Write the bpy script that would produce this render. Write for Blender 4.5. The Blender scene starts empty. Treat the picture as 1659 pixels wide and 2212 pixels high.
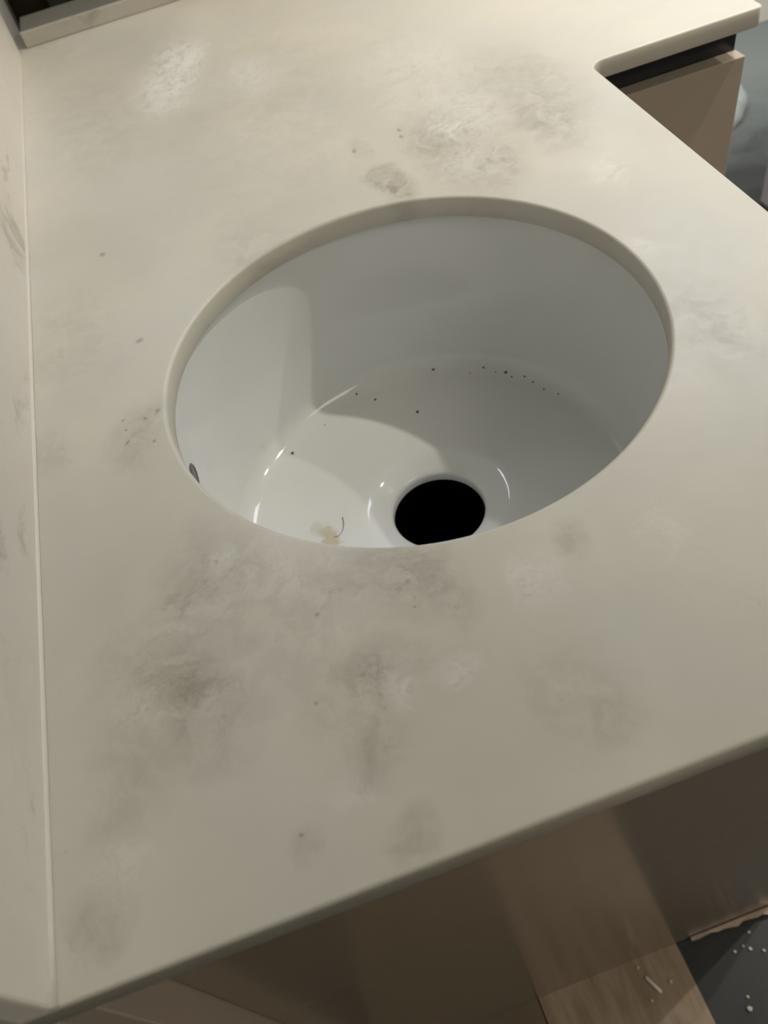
import bpy, bmesh, math, random
from mathutils import Vector, Matrix
random.seed(7)
C = bpy.context.scene.collection
SC = bpy.context.scene

# ---------------------------------------------------------------- units: the basin cut-out has radius 1 unit = 0.19 m
S = 0.19
H = 4.7 * S                                   # height of the worktop above the floor


def P(x, y, z):
    return Vector((x * S, y * S, H + z * S))


# ---------------------------------------------------------------- camera
CAM = P(-0.4925, -2.4768, 2.1022)
RIGHT = Vector((0.93955, -0.29597, -0.17221))
DOWN = Vector((-0.33811, -0.72228, -0.60332))
FWD = Vector((0.05418, 0.62507, -0.77868))
cam_data = bpy.data.cameras.new('camera')
cam_data.sensor_fit = 'VERTICAL'
cam_data.sensor_height = 36.0
cam_data.lens = 1735.0 / 2212.0 * 36.0
cam_data.clip_start = 0.02
cam_data.dof.use_dof = True
cam_data.dof.focus_distance = 0.60
cam_data.dof.aperture_fstop = 7.4
cam = bpy.data.objects.new('camera', cam_data)
M = Matrix((
    (RIGHT.x, -DOWN.x, -FWD.x, CAM.x),
    (RIGHT.y, -DOWN.y, -FWD.y, CAM.y),
    (RIGHT.z, -DOWN.z, -FWD.z, CAM.z),
    (0, 0, 0, 1)))
cam.matrix_world = M
C.objects.link(cam)
SC.camera = cam

# ---------------------------------------------------------------- world, lamps, exposure
world = bpy.data.worlds.new('world')
SC.world = world
world.use_nodes = True
world.node_tree.nodes['Background'].inputs[0].default_value = (0.9, 0.95, 1.0, 1)
world.node_tree.nodes['Background'].inputs[1].default_value = 0.02
SC.view_settings.view_transform = 'Standard'
SC.view_settings.look = 'None'
SC.view_settings.gamma = 1.0
SC.view_settings.use_curve_mapping = False
SC.view_settings.exposure = -0.09
SC.cycles.max_bounces = 10
SC.cycles.diffuse_bounces = 6
SC.cycles.blur_glossy = 0.25                  # keep the soft caustic the glazed bowl throws on its own floor

LAMP_WARM = (1.0, 0.94, 0.85)
LAMPS = [            # x, y, z (units), watts, beam in degrees, point aimed at (or None: straight down)
    (6.7, 1.07, 8.0, 110.0, 90.0, (3.8, 4.6)),
    (10.5, 1.50, 8.0, 132.0, 130.0, None),
]
COOL, WARM = (0.93, 1.0, 1.10), (1.0, 0.94, 0.80)
FILL_PANELS = [           # x, y, size (units), watts, tint: unseen soft fill lights, added to lift the ambient
    (0.5, 8.3, 3.5, 24.0, COOL),
    (7.0, 7.5, 4.5, 18.5, COOL),
    (6.5, -7.5, 5.0, 13.0, WARM),
    (-5.0, -8.0, 5.0, 1.5, WARM),
]


# ---------------------------------------------------------------- helpers
def tag(o, label=None, cat=None, group=None, kind=None):
    if label: o['label'] = label
    if cat: o['category'] = cat
    if group: o['group'] = group
    if kind: o['kind'] = kind
    return o


def thing(name, label, cat, loc, group=None):
    o = bpy.data.objects.new(name, None)
    o.empty_display_size = 0.03
    o.location = loc
    C.objects.link(o)
    return tag(o, label, cat, group)


def obj(name, bm, m, parent=None, smooth=False, recalc=True):
    """Link a bmesh, built in world coordinates, as one mesh object."""
    if recalc:
        bmesh.ops.recalc_face_normals(bm, faces=bm.faces[:])
    me = bpy.data.meshes.new(name)
    if parent is not None:
        bmesh.ops.translate(bm, verts=bm.verts[:], vec=-root_loc(parent))
    bm.to_mesh(me)
    bm.free()
    if m: me.materials.append(m)
    if smooth:
        for p in me.polygons: p.use_smooth = True
    o = bpy.data.objects.new(name, me)
    C.objects.link(o)
    if parent is not None:
        o.parent = parent
    return o


def root_loc(o):
    v = o.location.copy()
    while o.parent is not None:
        o = o.parent
        v += o.location
    return v


def box(x0, x1, y0, y1, z0, z1, bev=0.0, seg=2, bm=None):
    """A box in units, optionally with rounded arrises (bev in units)."""
    own = bmesh.new()
    a, b = P(x0, y0, z0), P(x1, y1, z1)
    vs = [own.verts.new((x, y, z)) for x in (a.x, b.x) for y in (a.y, b.y) for z in (a.z, b.z)]
    for f in ((0, 1, 3, 2), (4, 6, 7, 5), (0, 4, 5, 1), (2, 3, 7, 6), (0, 2, 6, 4), (1, 5, 7, 3)):
        own.faces.new([vs[i] for i in f])
    if bev > 0:
        bmesh.ops.bevel(own, geom=own.edges[:], offset=bev * S, segments=seg, profile=0.5, affect='EDGES', clamp_overlap=True)
    if bm is None:
        return own
    me = bpy.data.meshes.new('tmp')
    own.to_mesh(me); own.free()
    bm.from_mesh(me)
    bpy.data.meshes.remove(me)
    return bm


def lathe(profile, cx, cy, seg=96, close=False):
    """Revolve (r, z) in units about a vertical axis."""
    bm = bmesh.new()
    rings = []
    for r, z in profile:
        rings.append([bm.verts.new(P(cx + r * math.cos(2 * math.pi * k / seg), cy + r * math.sin(2 * math.pi * k / seg), z)) for k in range(seg)])
    for a, b in zip(rings, rings[1:]):
        for k in range(seg):
            bm.faces.new((a[k], a[(k + 1) % seg], b[(k + 1) % seg], b[k]))
    if close:
        bm.faces.new(rings[-1])
    return bm


def arc(cx, cz, r, a0, a1, n):
    return [(cx + r * math.cos(math.radians(a0 + (a1 - a0) * i / n)), cz + r * math.sin(math.radians(a0 + (a1 - a0) * i / n))) for i in range(n + 1)]


# ---------------------------------------------------------------- node helpers and materials
class NT:
    def __init__(self, name):
        self.m = bpy.data.materials.new(name)
        self.m.use_nodes = True
        self.t = self.m.node_tree
        self.b = self.t.nodes['Principled BSDF']
        self.out = self.t.nodes['Material Output']

    def n(self, kind, **kw):
        nd = self.t.nodes.new(kind)
        for k, v in kw.items(): setattr(nd, k, v)
        return nd

    def put(self, sock, v):
        if isinstance(v, bpy.types.NodeSocket): self.t.links.new(v, sock)
        elif isinstance(v, (int, float)): sock.default_value = v
        else:
            v = tuple(v)
            if len(v) == 3 and len(sock.default_value) == 4: v = v + (1.0,)
            sock.default_value = v

    def math(self, op, a, b=0.0, c=0.0, clamp=False):
        nd = self.n('ShaderNodeMath', operation=op, use_clamp=clamp)
        for i, v in enumerate((a, b, c)): self.put(nd.inputs[i], v)
        return nd.outputs[0]

    def vec(self, op, a, b=(0, 0, 0), c=(0, 0, 0)):
        nd = self.n('ShaderNodeVectorMath', operation=op)
        self.put(nd.inputs[0], a)
        if op != 'LENGTH':
            self.put(nd.inputs[1], b)
            if op == 'MULTIPLY_ADD': self.put(nd.inputs[2], c)
        return nd.outputs['Value'] if op in ('LENGTH', 'DISTANCE') else nd.outputs['Vector']

    def noise(self, v, scale, detail=4.0, rough=0.55, dist=0.0, color=False):
        nd = self.n('ShaderNodeTexNoise')
        self.put(nd.inputs['Vector'], v)
        nd.inputs['Scale'].default_value = scale
        nd.inputs['Detail'].default_value = detail
        nd.inputs['Roughness'].default_value = rough
        nd.inputs['Distortion'].default_value = dist
        return nd.outputs['Color'] if color else nd.outputs[0]

    def ramp(self, v, a, b, lo=0.0, hi=1.0, smooth=True):
        nd = self.n('ShaderNodeMapRange', interpolation_type='SMOOTHSTEP' if smooth else 'LINEAR')
        self.put(nd.inputs['Value'], v)
        for k, x in (('From Min', a), ('From Max', b), ('To Min', lo), ('To Max', hi)): nd.inputs[k].default_value = x
        return nd.outputs[0]

    def mix(self, f, a, b, mode='MIX'):
        nd = self.n('ShaderNodeMix', data_type='RGBA', blend_type=mode)
        self.put(nd.inputs[0], f)
        self.put(nd.inputs[6], a)
        self.put(nd.inputs[7], b)
        return nd.outputs[2]

    def coords(self):
        """Position in units with the basin centre on the worktop as origin (every mesh is baked in place)."""
        g = self.n('ShaderNodeNewGeometry').outputs['Position']
        return self.vec('MULTIPLY_ADD', g, (1 / S, 1 / S, 1 / S), (0, 0, -H / S))

    def bump(self, h, strength, dist):
        nd = self.n('ShaderNodeBump')
        self.put(nd.inputs['Height'], h)
        nd.inputs['Strength'].default_value = strength
        nd.inputs['Distance'].default_value = dist
        self.put(self.b.inputs['Normal'], nd.outputs[0])

    def done(self, color=None, rough=None, spec=None, **kw):
        if color is not None: self.put(self.b.inputs['Base Color'], color)
        if rough is not None: self.put(self.b.inputs['Roughness'], rough)
        if spec is not None: self.put(self.b.inputs['Specular IOR Level'], spec)
        for k, v in kw.items(): self.put(self.b.inputs[k.replace('_', ' ')], v)
        return self.m


def plain(name, col, rough=0.6, spec=0.5, var=0.08, scale=6.0, bump=0.0):
    t = NT(name)
    v = t.coords()
    n = t.noise(v, scale, 5)
    c = t.mix(n, [x * (1 - var) for x in col], [min(1, x * (1 + var)) for x in col])
    if bump: t.bump(t.noise(v, scale * 12, 3), bump, 0.002)
    return t.done(c, rough, spec)


# worktop marbling: (x, y, rx, ry, strength) in units
DARK_MARKS = [(-1.09, -1.221, 0.082, 0.087, 1.2), (-1.1, -1.144, 0.125, 0.138, 0.5), (-1.192, -1.056, 0.184, 0.209, 0.38), (-1.017, -1.343, 0.126, 0.133, 0.5), (-1.27, -1.354, 0.157, 0.163, 0.3), (-1.36, -1.512, 0.087, 0.085, 0.2), (-0.957, -0.779, 0.168, 0.205, 0.5), (-1.056, -0.843, 0.075, 0.087, 0.35), (-0.839, -1.03, 0.217, 0.256, 0.3), (-0.596, -1.015, 0.147, 0.173, 0.4), (-0.369, -1.059, 0.161, 0.193, 0.5), (-0.254, -1.211, 0.064, 0.073, 0.55), (-0.33, -1.038, 0.088, 0.105, 0.3), (-0.522, -1.349, 0.108, 0.118, 0.45), (-0.586, -1.371, 0.053, 0.057, 0.4), (-0.354, -1.403, 0.107, 0.118, 0.22), (-0.617, -1.565, 0.089, 0.091, 0.38), (-0.618, -1.479, 0.156, 0.166, 0.25), (-0.603, -1.823, 0.064, 0.062, 0.45), (-1.417, -1.729, 0.093, 0.086, 0.45), (-1.45, -1.768, 0.069, 0.062, 0.3), (-1.056, 0.068, 0.091, 0.128, 0.25), (-1.143, -0.026, 0.107, 0.148, 0.32), (-1.496, 0.068, 0.108, 0.151, 0.28), (0.284, 1.206, 0.079, 0.14, 1.4), (0.318, 1.086, 0.082, 0.144, 1.1), (0.646, 1.395, 0.171, 0.321, 0.7), (0.717, 1.184, 0.213, 0.395, 0.65), (0.808, 1.044, 0.093, 0.165, 0.9), (1.194, 1.598, 0.282, 0.572, 0.45), (1.162, 1.21, 0.169, 0.317, 0.45), (0.258, 1.532, 0.054, 0.099, 0.3), (-0.463, 0.982, 0.154, 0.261, 0.25), (-1.364, 0.773, 0.247, 0.408, 0.2), (0.154, -1.136, 0.066, 0.08, 0.4), (0.99, -0.447, 0.213, 0.323, 0.15), (1.06, -0.517, 0.123, 0.181, 0.25), (-0.048, -1.634, 0.166, 0.183, 0.25), (-0.179, 2.114, 0.531, 1.171, 0.12), (-1.099, 2.926, 0.343, 0.791, 0.2), (-1.353, 4.233, 0.198, 0.51, 0.15), (0.185, 2.714, 0.435, 1.014, 0.1), (0.018, -1.718, 0.075, 0.08, 0.2), (-0.859, -1.729, 0.048, 0.046, 0.25), (-0.675, -1.334, 0.148, 0.162, 0.2)]
LIGHT_MARKS = [(-0.478, 3.376, 0.169, 0.393, 0.9), (-0.62, 3.023, 0.19, 0.427, 0.7), (-0.362, 3.404, 0.124, 0.285, 0.5), (-0.071, 2.847, 0.146, 0.318, 0.45), (-0.477, -1.43, 0.053, 0.056, 0.5), (0.454, -1.231, 0.102, 0.126, 0.25), (0.002, -1.215, 0.086, 0.101, 0.35), (-0.326, -1.422, 0.067, 0.073, 0.4), (-0.904, -0.752, 0.062, 0.074, 0.35), (-0.714, -0.955, 0.089, 0.104, 0.25), (1.195, 0.654, 0.088, 0.152, 0.35), (1.042, 0.088, 0.059, 0.093, 0.4), (-0.552, -0.91, 0.06, 0.071, 0.3), (0.727, 1.476, 0.086, 0.161, 0.5), (0.759, 1.103, 0.105, 0.188, 0.45), (0.631, 1.117, 0.093, 0.166, 0.35), (-1.249, -1.165, 0.082, 0.088, 0.3), (-0.724, -0.792, 0.123, 0.15, 0.2), (0.763, 2.104, 0.408, 0.892, 0.3), (-1.366, -1.648, 0.095, 0.09, 0.3), (-0.706, -1.64, 0.074, 0.074, 0.25), (0.891, 1.498, 0.15, 0.286, 0.3)]
FLECKS = [(-1.173, 0.106, 0.011, 0.015, 1.0), (-1.093, 0.076, 0.011, 0.015, 1.0), (-1.032, 0.09, 0.016, 0.023, 1.0), (-1.171, 0.037, 0.009, 0.012, 1.0), (-1.071, -0.068, 0.009, 0.012, 1.0), (-1.172, -0.033, 0.012, 0.017, 1.0), (0.226, 1.554, 0.02, 0.036, 1.0), (0.497, 1.617, 0.017, 0.032, 1.0), (0.482, 1.542, 0.015, 0.027, 1.0), (-0.664, -1.087, 0.01, 0.011, 1.0), (-0.738, -1.366, 0.009, 0.01, 1.0), (-0.371, -1.172, 0.007, 0.008, 1.0), (-0.855, -1.712, 0.01, 0.009, 1.0), (-1.164, 1.37, 0.018, 0.031, 1.0), (-1.057, 0.586, 0.018, 0.027, 1.0)] + [(0.669, 1.423, 0.027, 0.049, 0.5), (0.692, 1.346, 0.022, 0.039, 0.5), (0.608, 1.325, 0.024, 0.043, 0.4), (0.669, 1.219, 0.021, 0.038, 0.4), (0.787, 1.053, 0.025, 0.045, 0.55), (0.841, 1.036, 0.021, 0.036, 0.5), (0.725, 1.017, 0.021, 0.036, 0.35), (0.243, 1.17, 0.028, 0.048, 0.5), (0.289, 1.072, 0.023, 0.039, 0.5), (0.341, 0.999, 0.016, 0.027, 0.5), (-0.362, -1.087, 0.013, 0.015, 0.55), (-0.394, -1.099, 0.012, 0.013, 0.5), (-0.359, -1.147, 0.01, 0.011, 0.5), (-0.278, -1.09, 0.012, 0.013, 0.35), (-0.253, -1.229, 0.015, 0.017, 0.45), (-0.555, -1.317, 0.012, 0.013, 0.5), (-0.584, -1.332, 0.012, 0.013, 0.5), (-0.565, -1.371, 0.011, 0.011, 0.45), (-0.554, -1.415, 0.012, 0.013, 0.45), (-0.553, -1.457, 0.01, 0.011, 0.4), (-0.604, -1.025, 0.012, 0.013, 0.4), (-0.567, -1.023, 0.012, 0.013, 0.35), (-0.928, -0.751, 0.014, 0.016, 0.4), (-0.888, -0.799, 0.012, 0.014, 0.4), (-0.979, -0.814, 0.014, 0.016, 0.4), (-1.043, -0.868, 0.012, 0.014, 0.3), (-1.08, -1.249, 0.016, 0.017, 0.5), (-1.103, -1.211, 0.012, 0.013, 0.4), (-1.01, -1.3, 0.013, 0.014, 0.3), (-1.129, -0.859, 0.01, 0.012, 0.4)]



def stone(name, marks, base=(0.58, 0.543, 0.458)):
    """Honed solid-surface sheet: soft warm clouds, brown-grey and chalky marbling, a few dark flecks."""
    t = NT(name)
    v = t.coords()
    warp = t.vec('SUBTRACT', t.noise(v, 2.2, 5, 0.6, color=True), (0.5, 0.5, 0.5))
    w1 = t.vec('MULTIPLY_ADD', warp, (0.42, 0.42, 0.42), v)
    fine = t.vec('SUBTRACT', t.noise(v, 9.0, 6, 0.65, color=True), (0.5, 0.5, 0.5))
    w2 = t.vec('MULTIPLY_ADD', fine, (0.16, 0.16, 0.16), w1)
    crust = t.noise(w2, 9.0, 10, 0.74, 0.5)
    cloud = t.noise(w1, 0.9, 4, 0.5)
    tint = t.noise(v, 1.3, 3, 0.5)
    col = t.mix(t.ramp(cloud, 0.3, 0.7), [c * 0.93 for c in base], [c * 1.07 for c in base])
    col = t.mix(t.ramp(tint, 0.4, 0.68, 0, 0.5), col, (base[0] * 0.95, base[1] * 1.0, base[2] * 1.06))
    crust2 = t.noise(t.vec('ADD', w2, (0.014, -0.010, 0.006)), 9.0, 10, 0.74, 0.5)
    if marks:
        def field(marks_, src):
            acc = None
            for x, y, rx, ry, a in marks_:
                d = t.vec('LENGTH', t.vec('MULTIPLY_ADD', src, (1 / rx, 1 / ry, 0), (-x / rx, -y / ry, 0)))
                g = t.ramp(d, 0.15, 1.45, a, 0.0)
                acc = g if acc is None else t.math('ADD', acc, g)
            return acc
        src = t.vec('MULTIPLY_ADD', warp, (0.20, 0.20, 0.20), v)
        src = t.vec('MULTIPLY_ADD', fine, (0.10, 0.10, 0.10), src)
        dk = field(DARK_MARKS, src)
        lt = field(LIGHT_MARKS, src)
        fl = field([(x, y, rx * 0.8, ry * 0.65, a) for x, y, rx, ry, a in FLECKS], t.vec('MULTIPLY_ADD', fine, (0.06, 0.06, 0.06), v))
        reach = t.math('ADD', t.math('MULTIPLY', dk, 1.3), lt, clamp=True)
        dk = t.math('DIVIDE', dk, t.math('MULTIPLY_ADD', dk, 0.8, 0.75))
        dk = t.math('MULTIPLY', dk, t.ramp(crust, 0.36, 0.62, 0.15, 1.3), clamp=True)
        lt = t.math('MULTIPLY', lt, t.ramp(crust, 0.34, 0.62, 0.1, 1.2), clamp=True)
        col = t.mix(t.math('MULTIPLY', dk, DARK_GAIN), col, (0.25, 0.225, 0.165))
        col = t.mix(t.math('MULTIPLY', lt, 0.62), col, (0.86, 0.84, 0.79))
        em = t.math('MULTIPLY', t.math('SUBTRACT', crust, crust2), reach)
        col = t.mix(t.math('MULTIPLY', em, 1.9, clamp=True), col, (0.80, 0.77, 0.70))
        col = t.mix(t.math('MULTIPLY', em, -2.3, clamp=True), col, (0.20, 0.17, 0.12))
        col = t.mix(t.math('MULTIPLY', fl, 0.55, clamp=True), col, (0.16, 0.13, 0.10))
    else:
        # steep drifting veins
        q = t.vec('MULTIPLY', w1, (1.0, 0.55, 1.5))
        q = t.vec('ADD', q, (3.1, 0.7, 1.9))
        vein = t.noise(q, 1.7, 7, 0.62, 1.2)
        col = t.mix(t.ramp(vein, 0.54, 0.68, 0, 0.58), col, (0.30, 0.255, 0.20))
        col = t.mix(t.ramp(t.noise(q, 2.6, 6, 0.6, 1.0), 0.60, 0.72, 0, 0.3), col, (0.80, 0.77, 0.71))
    # a faint scatter of small freckles everywhere
    sp = t.noise(w2, 26.0, 4, 0.6)
    col = t.mix(t.math('MULTIPLY', t.ramp(sp, 0.62, 0.74), t.ramp(t.noise(v, 1.7, 3), 0.5, 0.66, 0, 0.30)), col, (0.33, 0.28, 0.22))
    t.bump(t.noise(v, 60, 3), 0.03, 0.0006)
    return t.done(col, t.ramp(crust, 0.3, 0.7, 0.36, 0.44), 0.5)


DARK_GAIN = 0.74
M_TOP = stone('solid_surface_marbled', True)
M_BAR = stone('solid_surface_upstand', False, (0.46, 0.43, 0.375))
M_CLAD = stone('solid_surface_upright', False, (0.66, 0.615, 0.545))


def bowl_material():
    t = NT('white_ceramic')
    v = t.coords()
    col = t.mix(t.noise(v, 2.0, 3), (0.665, 0.675, 0.66), (0.715, 0.72, 0.70))
    w = t.vec('MULTIPLY_ADD', t.vec('SUBTRACT', t.noise(v, 14, 4, 0.6, color=True), (0.5, 0.5, 0.5)), (0.14, 0.14, 0.0), v)
    for x, y, rx, ry, a in ((-0.575, 0.045, 0.05, 0.09, 0.8), (-0.62, 0.12, 0.04, 0.05, 0.35), (-0.55, 0.0, 0.05, 0.03, 0.4)):
        d = t.vec('LENGTH', t.vec('MULTIPLY_ADD', w, (1 / rx, 1 / ry, 0), (-x / rx, -y / ry, 0)))
        z = t.n('ShaderNodeSeparateXYZ'); t.put(z.inputs[0], v)
        low = t.ramp(z.outputs[2], -0.95, -0.9, 1, 0)
        col = t.mix(t.math('MULTIPLY', t.ramp(d, 0.4, 1.2, a, 0), low), col, (0.50, 0.43, 0.31))
    return t.done(col, 0.06, 0.5)


M_BOWL = bowl_material()
M_TAUPE = plain('taupe_lacquer', (0.40, 0.335, 0.27), 0.28, 0.5, 0.04)
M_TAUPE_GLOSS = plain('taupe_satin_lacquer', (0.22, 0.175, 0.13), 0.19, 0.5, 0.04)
M_CHANNEL = plain('black_finger_channel', (0.018, 0.019, 0.02), 0.25, 0.5, 0.1)
M_CARCASS = plain('carcass_board', (0.32, 0.29, 0.25), 0.6)
M_BLACK = plain('drain_shade_black', (0.0015, 0.0015, 0.0015), 1.0, 0.0, 0.0)  # near-black colour stands in for the shade inside the drain
M_SEAL = plain('silicone_bead', (0.64, 0.60, 0.53), 0.4, 0.5, 0.04, 20)
M_CEMENT = plain('grey_cement_plaster', (0.42, 0.41, 0.385), 0.9, 0.2, 0.18, 3, 0.2)
M_CORE = plain('grey_core_board', (0.17, 0.165, 0.14), 0.8, 0.2, 0.1)
M_WALL = plain('white_wall_paint', (0.78, 0.76, 0.72), 0.85, 0.2, 0.04, 2)
M_CEIL = plain('white_ceiling_paint', (0.82, 0.81, 0.78), 0.9, 0.2, 0.03, 2)
M_WENGE = plain('dark_brown_board', (0.035, 0.022, 0.012), 0.55, 0.3, 0.25, 4)
M_TRUNK = plain('grey_plastic', (0.07, 0.072, 0.07), 0.5)
M_SKIRT = plain('pale_paint', (0.62, 0.58, 0.54), 0.5)
M_CHALK = plain('white_plastic', (0.72, 0.68, 0.60), 0.5)
M_CRUMB = plain('plaster_crumb', (0.55, 0.52, 0.46), 0.9)
M_GRIT = plain('dark_grit', (0.07, 0.065, 0.05), 0.8)
M_RAG = plain('pale_grey_cloth', (0.27, 0.30, 0.29), 0.8, 0.2, 0.1)
M_BOX = plain('pale_mauve_card', (0.34, 0.30, 0.29), 0.7)


def slate():
    t = NT('dark_slate')
    v = t.coords()
    a = t.noise(v, 1.1, 6, 0.6, 0.6)
    b = t.noise(t.vec('MULTIPLY', v, (1.0, 3.0, 1.0)), 2.4, 7, 0.65, 0.8)
    col = t.mix(t.ramp(a, 0.3, 0.7), (0.013, 0.0145, 0.0145), (0.024, 0.026, 0.0255))
    col = t.mix(t.ramp(b, 0.55, 0.75, 0, 0.5), col, (0.05, 0.053, 0.05))
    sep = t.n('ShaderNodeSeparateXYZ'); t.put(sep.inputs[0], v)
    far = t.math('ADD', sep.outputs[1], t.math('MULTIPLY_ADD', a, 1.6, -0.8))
    col = t.mix(t.ramp(far, 6.3, 9.2, 0, 0.9), col, (0.15, 0.168, 0.16))   # near shade and brighter far light painted in as a paling ramp
    dust = t.noise(v, 30, 4, 0.7)
    col = t.mix(t.ramp(dust, 0.66, 0.78, 0, 0.25), col, (0.35, 0.34, 0.32))
    t.bump(b, 0.15, 0.002)
    return t.done(col, 0.5, 0.4)


def tan_board():
    t = NT('brown_hardboard')
    v = t.coords()
    g = t.noise(t.vec('MULTIPLY', v, (9.0, 1.2, 1.0)), 1.0, 6, 0.6, 0.5)
    col = t.mix(t.ramp(g, 0.3, 0.72), (0.235, 0.165, 0.11), (0.36, 0.275, 0.20))
    col = t.mix(t.ramp(t.noise(v, 3, 4), 0.45, 0.7, 0, 0.4), col, (0.40, 0.33, 0.26))
    return t.done(col, 0.65, 0.3)


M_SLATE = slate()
M_BOARD = tan_board()
M_TORN = plain('torn_pink_brown_card', (0.44, 0.335, 0.265), 0.8, 0.2, 0.25, 8)

# ---------------------------------------------------------------- the setting
ZC = 8.45                                     # ceiling, units above the worktop
XL, XR, YF, YB = -9.0, 15.0, -12.0, 10.4


def struct(name, bm, m):
    return tag(obj(name, bm, m), kind='structure')


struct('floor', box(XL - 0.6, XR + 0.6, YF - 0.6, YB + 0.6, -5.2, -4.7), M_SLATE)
struct('ceiling', box(XL - 0.6, XR + 0.6, YF - 0.6, YB + 0.6, ZC, ZC + 0.5), M_CEIL)
struct('wall_left', box(-2.3, -1.645, -1.87, YB, -4.7, ZC), M_CEMENT)
struct('wall_west', box(XL - 0.6, XL, YF, YB, -4.7, ZC), M_WALL)
struct('wall_right', box(XR, XR + 0.6, YF, YB, -4.7, ZC), M_WALL)
struct('wall_front', box(XL - 0.6, XR + 0.6, YF - 0.6, YF, -4.7, ZC), M_WALL)
struct('wall_back', box(XL - 0.6, XR + 0.6, YB, YB + 0.6, -4.7, ZC), M_WALL)
struct('wall_pier', box(-0.30, 2.75, 4.86, 5.9, -4.7, ZC), M_WALL)
struct('baseboard_back', box(2.8, XR, YB - 0.09, YB, -4.7, -4.25, 0.02), M_SKIRT)

# ---------------------------------------------------------------- ceiling downlights
M_RING = plain('white_lamp_ring', (0.8, 0.8, 0.8), 0.4)
LAMP_LABELS = ['recessed ceiling downlight nearer the basin', 'recessed ceiling downlight farther from the basin, by the right wall']


def downlight(x, y, z, watts, beam, aim, label):
    t = thing('downlight', label, 'light', P(x, y, ZC), 'ceiling downlights')
    obj('trim_ring', lathe([(0.19, ZC), (0.27, ZC), (0.26, ZC - 0.03), (0.20, ZC - 0.03), (0.19, ZC)], x, y, 40), M_RING, t)
    ld = bpy.data.lights.new('downlight', 'SPOT')
    ld.energy = watts
    ld.color = LAMP_WARM
    ld.spot_size = math.radians(beam)
    ld.spot_blend = 1.0
    ld.shadow_soft_size = 0.022
    lo = bpy.data.objects.new('downlight_lamp', ld)
    lo.location = P(x, y, z) - t.location
    if aim:
        lo.rotation_euler = (P(aim[0], aim[1], 0) - P(x, y, z)).to_track_quat('-Z', 'Y').to_euler()
    C.objects.link(lo)
    lo.parent = t
    return t


for L, lab in zip(LAMPS, LAMP_LABELS):
    downlight(*L, lab)

FILL_LABELS = ['small square fill light added behind the far end of the worktop', 'square fill light added by the back wall above the rag',
                'square fill light added in front of the basin cabinet', 'square fill light added in front of and left of the splashback']


def fill_panel(x, y, size, watts, tint, label):  # framed area fill added out of view to brighten the shaded faces
    t = thing('fill_panel', label, 'light', P(x, y, ZC), 'added fill lights')
    h = size / 2
    fr = bmesh.new()
    for a, b, c, d in ((x - h - 0.15, x + h + 0.15, y - h - 0.15, y - h), (x - h - 0.15, x + h + 0.15, y + h, y + h + 0.15),
                       (x - h - 0.15, x - h, y - h, y + h), (x + h, x + h + 0.15, y - h, y + h)):
        box(a, b, c, d, ZC - 0.12, ZC - 0.001, bm=fr)
    obj('frame', fr, M_RING, t)
    ld = bpy.data.lights.new('fill_panel', 'AREA')
    ld.energy = watts
    ld.color = tint
    ld.shape = 'SQUARE'
    ld.size = size * S
    lo = bpy.data.objects.new('fill_lamp', ld)
    lo.location = P(x, y, ZC - 0.08) - t.location
    C.objects.link(lo)
    lo.parent = t


for L, lab in zip(FILL_PANELS, FILL_LABELS):
    fill_panel(*L, lab)

# ---------------------------------------------------------------- worktop: L-shaped slab with a round cut-out
T = 0.107                                     # slab thickness


def rounded_outline(pts, radii, n=8):
    out = []
    N = len(pts)
    for i, (p, r) in enumerate(zip(pts, radii)):
        p = Vector(p)
        if r <= 0:
            out.append(p); continue
        a = (Vector(pts[i - 1]) - p).normalized()
        b = (Vector(pts[(i + 1) % N]) - p).normalized()
        ang = a.angle(b)
        d = r / math.tan(ang / 2)
        c = p + (a + b).normalized() * (r / math.sin(ang / 2))
        s, e = p + a * d, p + b * d
        a0 = math.atan2(s.y - c.y, s.x - c.x)
        a1 = math.atan2(e.y - c.y, e.x - c.x)
        da = (a1 - a0 + math.pi) % (2 * math.pi) - math.pi
        for k in range(n + 1):
            t = a0 + da * k / n
            out.append(c + Vector((math.cos(t), math.sin(t))) * r)
    return out


def offset_loop(loop, d):
    """Move a counter-clockwise loop inwards by d (outwards when d is negative)."""
    N = len(loop)
    out = []
    for i in range(N):
        p, a, b = loop[i], loop[i - 1], loop[(i + 1) % N]
        e1 = (p - a).normalized(); e2 = (b - p).normalized()
        n1 = Vector((-e1.y, e1.x)); n2 = Vector((-e2.y, e2.x))
        m = n1 + n2
        m = m / max(0.3, m.length_squared / 2)
        out.append(p + m * d)
    return out


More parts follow.
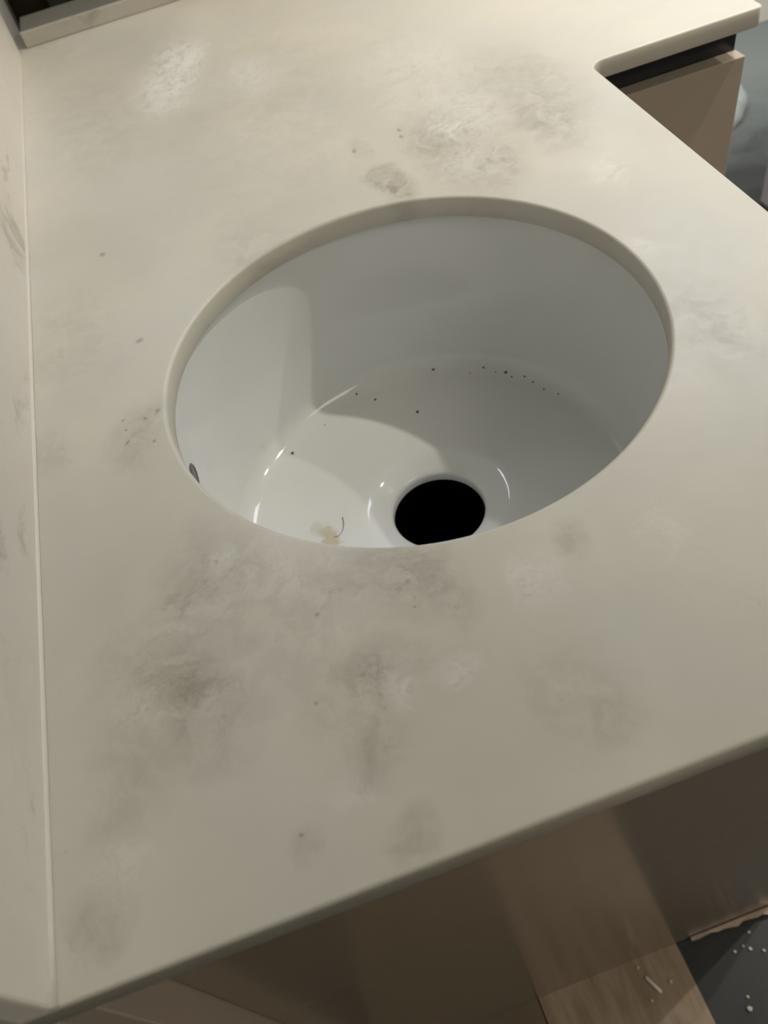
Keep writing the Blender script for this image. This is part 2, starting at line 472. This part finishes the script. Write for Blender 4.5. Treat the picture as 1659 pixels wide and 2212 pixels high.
def slab_mesh(outline, hole, r_out, r_hole, t, nseg=5):
    """Outline and hole as loops of units; top arrises rounded, sides down to -t."""
    bm = bmesh.new()
    def strip(loop, r, sign):
        rings = []
        for k in range(nseg + 1):
            a = math.pi / 2 * k / nseg
            off = r * (1 - math.sin(a)); z = -r * (1 - math.cos(a))
            lp = offset_loop(loop, sign * off)
            rings.append([bm.verts.new(P(p.x, p.y, z)) for p in lp])
        rb = r * 0.5
        rings.append([bm.verts.new(P(p.x, p.y, -t + rb)) for p in loop])
        rings.append([bm.verts.new(P(p.x, p.y, -t)) for p in offset_loop(loop, sign * rb)])
        n = len(loop)
        for A, B in zip(rings, rings[1:]):
            for i in range(n):
                f = bm.faces.new((A[i], B[i], B[(i + 1) % n], A[(i + 1) % n]))
                f.smooth = True
        return rings[0], rings[-1]
    o_top, o_bot = strip(outline, r_out, 1)
    h_top, h_bot = strip(hole, r_hole, -1) if hole else ([], [])
    for lo, lh in ((o_top, h_top), (o_bot, h_bot)):
        es = []
        for lp in (lo, lh):
            for i in range(len(lp)):
                e = bm.edges.get((lp[i], lp[(i + 1) % len(lp)])) or bm.edges.new((lp[i], lp[(i + 1) % len(lp)]))
                es.append(e)
        bmesh.ops.triangle_fill(bm, use_beauty=True, use_dissolve=False, edges=es)
    return bm


outline = rounded_outline(
    [(-1.640, -1.899), (1.597, -1.899), (1.597, 1.650), (2.632, 1.650), (2.632, 4.850), (-1.640, 4.850)],
    [0.0, 0.06, 0.085, 0.03, 0.0, 0.0])
hole = [Vector((math.cos(2 * math.pi * k / 192), math.sin(2 * math.pi * k / 192))) for k in range(192)]
wt = obj('worktop', slab_mesh(outline, hole, 0.012, 0.016, T), M_TOP)
tag(wt, 'L-shaped pale marbled solid-surface worktop with a round basin cut-out', 'worktop')

# ---------------------------------------------------------------- upright cladding on the left, upstand at the back
sp = thing('splashback', 'tall marbled upright panel along the left edge of the worktop', 'splashback', P(-1.59, 1.2, 0))
obj('panel', box(-1.640, -1.545, -1.897, 4.445, 0.001, 0.62, 0.010), M_CLAD, sp)
bm = bmesh.new()                              # the thin sealant bead in the corner
prof = [(-1.546, 0.0), (-1.5345, 0.0), (-1.536, 0.006), (-1.540, 0.0115), (-1.546, 0.015)]
secs = []
for k in range(41):
    y = -1.893 + (4.44 + 1.893) * k / 40
    j = 1.0 + random.uniform(-0.12, 0.12)
    secs.append([bm.verts.new(P(-1.545 + (x + 1.545) * j, y, 0.0005 + z * j)) for x, z in prof])
for a, b in zip(secs, secs[1:]):
    for i in range(len(prof) - 1):
        bm.faces.new((a[i], a[i + 1], b[i + 1], b[i]))
bm.faces.new(secs[0]); bm.faces.new(secs[-1])
tag(obj('sealant_bead', bm, M_SEAL, sp, True), 'thin white sealant bead')

up = thing('upstand', 'low pale upstand bar with grey top on the far edge of the worktop', 'upstand', P(0.5, 4.6, 0))
obj('facing_strip', box(-1.492, 2.60, 4.484, 4.515, 0.001, 0.106, 0.006), M_BAR, up)
tag(obj('core_strip', box(-1.490, 2.60, 4.516, 4.84, 0.001, 0.104, 0.006), M_CORE, up), 'grey unfaced core board')

# ---------------------------------------------------------------- basin
bs = thing('basin', 'round white undermounted basin below the worktop cut-out', 'basin', P(0, 0, -1.1))
DX, DY = 0.0, 0.03
prof = [(1.20, -0.109), (1.048, -0.109), (1.040, -0.113), (1.037, -0.124), (1.036, -0.165)]
prof += [(1.034, -0.30), (1.029, -0.60), (1.020, -0.86)]
prof += arc(0.910, -0.957, 0.106, 0, -87, 12)
n_conc = len(prof)
prof += [(0.70, -1.070), (0.50, -1.078), (0.40, -1.082), (0.365, -1.085), (0.345, -1.091), (0.325, -1.101), (0.30, -1.116), (0.27, -1.131)]
prof += [(0.252, -1.141), (0.242, -1.150), (0.237, -1.162), (0.236, -1.20), (0.236, -1.34), (0.262, -1.34), (0.29, -1.20), (0.33, -1.15)]
prof += [(0.38, -1.13), (0.93, -1.105), (1.055, -1.02), (1.076, -0.90), (1.08, -0.16), (1.20, -0.150), (1.20, -0.109)]
bmb = bmesh.new()
seg = 160
rings = []
for r, z in prof:
    # the waste is a touch off centre; ease the shift in below the wall
    k = 0.0 if z > -0.95 else min(1.0, max(0.0, (0.93 - r) / 0.5))
    rings.append([bmb.verts.new(P(DX * k + r * math.cos(2 * math.pi * i / seg), DY * k + r * math.sin(2 * math.pi * i / seg), z)) for i in range(seg)])
for a, b in zip(rings, rings[1:]):
    for i in range(seg):
        bmb.faces.new((a[i], a[(i + 1) % seg], b[(i + 1) % seg], b[i]))
obj('bowl', bmb, M_BOWL, bs, True)
tag(obj('drain_well', lathe([(0.2345, -1.196), (0.2345, -1.62), (0.23, -1.66)], DX, DY, 64, True), M_BLACK, bs, True), 'black empty drain opening')
# overflow slot low on the left of the bowl wall
bmo = bmesh.new()
az = math.radians(176.2)
rad = Vector((math.cos(az), math.sin(az), 0)); tan = Vector((-math.sin(az), math.cos(az), 0)); upv = Vector((0, 0, 1))
cen = P(1.0325 * math.cos(az), 1.0325 * math.sin(az), -0.395)
def slot(w, h, depth):
    out = []
    for i in range(28):
        a = 2 * math.pi * i / 28
        out.append(cen + tan * (w * S * math.cos(a)) + upv * (h * S * math.sin(a)) + rad * (depth * S))
    return out
A = [bmo.verts.new(v) for v in slot(0.075, 0.055, -0.002)]
B = [bmo.verts.new(v) for v in slot(0.066, 0.047, -0.008)]
D = [bmo.verts.new(v) for v in slot(0.058, 0.040, -0.003)]
for X, Y in ((A, B), (B, D)):
    for i in range(28): bmo.faces.new((X[i], X[(i + 1) % 28], Y[(i + 1) % 28], Y[i]))
M_SLOT = plain('grey_overflow_grille', (0.12, 0.12, 0.115), 0.35)
ov = obj('overflow', bmo, M_SLOT, bs, True)
bmo = bmesh.new()
bmo.faces.new([bmo.verts.new(v) for v in slot(0.059, 0.041, -0.0035)])
tag(obj('overflow_opening', bmo, M_SLOT, ov), 'dark grey overflow opening')

# specks of grit lying in the bowl
def pebble(r, flat=0.6, sub=1):
    bm = bmesh.new()
    bmesh.ops.create_icosphere(bm, subdivisions=sub, radius=r * S)
    for v in bm.verts:
        v.co *= random.uniform(0.75, 1.2)
        v.co.z *= flat
    return bm


def wall_r(z):
    return 1.0225 if z > -0.6 else 1.012 + (1.022 - 1.012) * max(0, (-0.6 - z) / -0.3 + 1)


def floor_z(r):
    return -1.063 - 0.022 * max(0, min(1, (0.93 - r) / 0.57))


grit = [(-0.162, 0.94, 0.009), (-0.075, 0.858, 0.010), (0.113, 0.66, 0.011), (-0.617, 0.672, 0.013), (0.845, 0.42, 0.006), (0.792, 0.49, 0.007), (-0.395, 0.80, 0.005),
        (0.30, 0.915, 0.012), (0.56, 0.79, 0.010), (0.655, 0.70, 0.013), (0.675, 0.66, 0.007), (0.735, 0.62, 0.008), (0.76, 0.565, 0.007), (0.61, 0.735, 0.006), (0.48, 0.80, 0.005)]
spk0 = None
for i, (x, y, r) in enumerate(grit):
    r *= 0.8
    rr = math.hypot(x, y)
    z = floor_z(rr)
    if rr > 0.910:
        z = -0.957 - math.sqrt(max(0, 0.106 ** 2 - (rr - 0.910) ** 2))
    o = obj('grit_speck', pebble(r), M_GRIT)
    o.location = P(x, y, z + r * 0.35)
    if i == 3:
        tag(o, 'single dark grit speck in the brightly lit part of the basin floor', 'speck')
    elif i == 2:
        tag(o, 'dark grit speck midway between the far basin wall and the drain', 'speck')
    elif i in (0, 1, 6):
        tag(o, 'tiny dark speck of grit on the shaded basin floor near its left wall', 'speck', 'grit on the shaded left floor of the basin')
    else:
        tag(o, 'tiny dark speck of grit in the row along the far curved seam of the basin', 'speck', 'grit along the far basin seam')
# a curled hair next to the stain
cu = bmesh.new()
pts = [(-0.478, 0.135), (-0.482, 0.10), (-0.492, 0.068), (-0.508, 0.042), (-0.530, 0.028), (-0.552, 0.030)]
prev = None
for i, (x, y) in enumerate(pts):
    z = floor_z(math.hypot(x, y)) + 0.004
    ring = [cu.verts.new(P(x + 0.0022 * math.cos(a), y + 0.0010 * math.cos(a), z + 0.0022 * math.sin(a))) for a in (0, 2.1, 4.2)]
    if prev:
        for k in range(3): cu.faces.new((prev[k], prev[(k + 1) % 3], ring[(k + 1) % 3], ring[k]))
    prev = ring
tag(obj('hair_strand', cu, plain('grey_hair', (0.20, 0.19, 0.17), 0.5), None, True), 'thin grey curled hair beside the beige stain in the basin', 'hair')

# ---------------------------------------------------------------- cabinet below the basin
cb = thing('basin_cabinet', 'brown satin base cabinet below the front edge of the worktop', 'cabinet', P(0, -1.2, -4.7))
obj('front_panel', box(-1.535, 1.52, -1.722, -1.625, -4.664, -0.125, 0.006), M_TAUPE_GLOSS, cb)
obj('end_panel', box(-1.643, -1.540, -1.868, 4.80, -4.70, -0.112, 0.006), M_TAUPE, cb)
obj('side_panel', box(1.425, 1.515, -1.620, 1.75, -4.69, -0.112, 0.006), M_TAUPE, cb)
obj('bottom_board', box(-1.535, 1.42, -1.62, 4.7, -4.45, -4.36), M_CARCASS, cb)
obj('back_board', box(-1.535, 1.42, 4.72, 4.78, -4.35, -0.112), M_CARCASS, cb)

# ---------------------------------------------------------------- drawer unit under the far leg of the worktop
db = thing('drawer_cabinet', 'taupe handleless drawer cabinet under the far right arm of the worktop', 'cabinet', P(2.0, 2.4, -4.7))
obj('drawer_front', box(1.60, 2.605, 1.700, 1.800, -2.35, -0.275, 0.004), M_TAUPE, db)
obj('drawer_front', box(1.60, 2.605, 1.700, 1.800, -4.25, -2.50, 0.004), M_TAUPE, db)
tag(obj('finger_channel', box(1.60, 2.597, 1.803, 1.830, -0.50, -0.112), M_CHANNEL, db), 'black recessed finger channel')
obj('finger_channel', box(1.60, 2.597, 1.803, 1.830, -2.62, -2.20), M_CHANNEL, db)
obj('side_panel', box(2.517, 2.597, 1.832, 4.80, -4.30, -0.112), M_TAUPE, db)
obj('side_panel', box(1.60, 1.68, 1.832, 4.80, -4.30, -0.112), M_TAUPE, db)
obj('bottom_board', box(1.682, 2.515, 1.832, 4.80, -4.30, -4.22), M_CARCASS, db)
obj('plinth', box(1.62, 2.57, 1.95, 4.78, -4.70, -4.305), M_TAUPE, db)

# ---------------------------------------------------------------- recess behind the upstand
nb = obj('dark_board', box(-1.640, -0.31, 5.76, 5.86, -4.70, 4.0, 0.01), M_WENGE)
tag(nb, 'dark brown upright board in the recess behind the upstand', 'board')
tr = thing('grey_duct', 'grey upright plastic duct against the dark brown board', 'duct', P(-1.2, 5.68, -4.7))
obj('channel_body', box(-1.325, -1.155, 5.60, 5.757, -4.70, 3.6, 0.012), M_TRUNK, tr)
obj('channel_lid', box(-1.310, -1.170, 5.580, 5.599, -4.68, 3.58, 0.006), M_TRUNK, tr)

# ---------------------------------------------------------------- things on the floor
fb = obj('floor_board', box(-0.32, 0.752, -6.0, -1.60, -4.699, -4.668, 0.006), M_BOARD)
tag(fb, 'tan brown floor board with the white stick lying on it', 'board')

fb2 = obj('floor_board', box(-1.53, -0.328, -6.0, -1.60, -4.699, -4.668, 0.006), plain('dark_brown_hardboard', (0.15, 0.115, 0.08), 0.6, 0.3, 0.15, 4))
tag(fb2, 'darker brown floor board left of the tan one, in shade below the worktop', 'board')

bmc = bmesh.new()                             # torn strip of card along the cabinet foot
xs = [0.86 + 0.05 * k for k in range(16)]
lo_, hi_ = [], []
for k, x in enumerate(xs):
    w = 0.004 + 0.026 * min(1, k / 9)
    yy = -1.742 - w * (0.55 + 0.45 * math.sin(k * 1.7) * math.sin(k * 0.63)) - random.uniform(0, 0.008)
    lo_.append((x, yy))
    hi_.append((x, -1.728))
for z in (0,):
    tv = [bmc.verts.new(P(x, y, -4.640 + 0.02 * math.sin(i * 0.8))) for i, (x, y) in enumerate(lo_)]
    tu = [bmc.verts.new(P(x, y, -4.625)) for x, y in hi_]
    bv = [bmc.verts.new(P(x, y + 0.008, -4.662 + 0.02 * math.sin(i * 0.8))) for i, (x, y) in enumerate(lo_)]
    bu = [bmc.verts.new(P(x, y, -4.650)) for x, y in hi_]
    n = len(xs)
    for i in range(n - 1):
        bmc.faces.new((tv[i], tv[i + 1], tu[i + 1], tu[i]))
        bmc.faces.new((bv[i], bu[i], bu[i + 1], bv[i + 1]))
        bmc.faces.new((tv[i], bv[i], bv[i + 1], tv[i + 1]))
        bmc.faces.new((tu[i], tu[i + 1], bu[i + 1], bu[i]))
    bmc.faces.new((tv[0], tu[0], bu[0], bv[0])); bmc.faces.new((tv[-1], bv[-1], bu[-1], tu[-1]))
tag(obj('torn_card_strip', bmc, M_TORN), 'torn pinkish brown card edge along the foot of the brown cabinet', 'card')

# white stick
bms = bmesh.new()
a, b = P(0.445, -1.844, -4.654), P(0.503, -1.966, -4.654)
d = (b - a)
n1 = Vector((-d.y, d.x, 0)).normalized(); n2 = Vector((0, 0, 1))
rs = []
for f, rr in ((0.0, 0.6), (0.04, 1.0), (0.96, 1.05), (1.0, 0.7)):
    rs.append([bms.verts.new(a + d * f + (n1 * math.cos(q) + n2 * math.sin(q)) * (0.0125 * rr * S)) for q in [2 * math.pi * i / 10 for i in range(10)]])
for A, B in zip(rs, rs[1:]):
    for i in range(10): bms.faces.new((A[i], A[(i + 1) % 10], B[(i + 1) % 10], B[i]))
bms.faces.new(rs[0]); bms.faces.new(rs[-1])
tag(obj('plastic_stick', bms, M_CHALK, None, True), 'short white plastic stick lying on the brown board', 'stick')

CRUMBS = [
    (0.594, -1.925, 0.014, -4.668, 'pale plaster crumb on the brown board, right of the white stick'),
    (0.417, -1.988, 0.013, -4.668, 'pale plaster crumb on the brown board, below the white stick'),
    (0.423, -1.775, 0.013, -4.668, 'pale plaster crumb on the brown board, close to the cabinet foot'),
    (1.269, -1.823, 0.011, -4.700, 'pale plaster crumb on the slate nearest to the torn card edge'),
    (1.219, -1.919, 0.016, -4.700, 'largest pale crumb of the small cluster on the slate below the torn card'),
    (1.112, -1.900, 0.012, -4.700, 'leftmost pale crumb of the small cluster on the slate below the torn card'),
    (1.184, -1.888, 0.010, -4.700, 'smallest pale crumb in the middle of the small cluster on the slate'),
    (1.303, -1.957, 0.012, -4.700, 'rightmost pale crumb of the small cluster on the slate below the torn card'),
    (1.013, -2.238, 0.020, -4.700, 'big pale plaster crumb on the slate at the bottom of the photo'),
    (1.040, -2.170, 0.012, -4.700, 'smaller pale crumb on the slate just above the big one'),
]
for x, y, r, z, lab in CRUMBS:
    o = obj('plaster_crumb', pebble(r, 0.8), M_CRUMB)
    o.location = P(x, y, z + r * 0.7)
    tag(o, lab, 'crumb', 'plaster crumbs on the floor')

# crumpled cloth far back on the floor
bmr = bmesh.new()
bmesh.ops.create_uvsphere(bmr, u_segments=28, v_segments=16, radius=1.0)
for v in bmr.verts:
    a = math.atan2(v.co.y, v.co.x)
    k = 1 + 0.07 * math.sin(3 * a) + 0.05 * math.sin(7 * a + v.co.z * 4)
    v.co = Vector((v.co.x * 0.27 * k, v.co.y * 0.56 * k, max(-0.05, v.co.z * 0.30 * k + 0.03 * math.sin(9 * v.co.y))))
    v.co = Matrix.Rotation(math.radians(-32), 3, 'Z') @ v.co
    v.co = P(7.20 + v.co.x, 8.12 + v.co.y, -4.65 + v.co.z)
tag(obj('rag', bmr, M_RAG, None, True), 'crumpled pale grey rag on the dark floor beside the drawer cabinet', 'rag')

bx = thing('card_box', 'pale mauve cardboard box on the floor far beyond the worktop edge', 'box', P(7.0, 5.6, -4.7))
obj('box_body', box(6.30, 7.9, 4.6, 5.85, -4.70, -3.95, 0.01), M_BOX, bx)
obj('flap', box(6.30, 7.9, 4.6, 5.22, -3.947, -3.93, 0.004), M_BOX, bx)
obj('flap', box(6.30, 7.9, 5.235, 5.85, -3.947, -3.93, 0.004), M_BOX, bx)
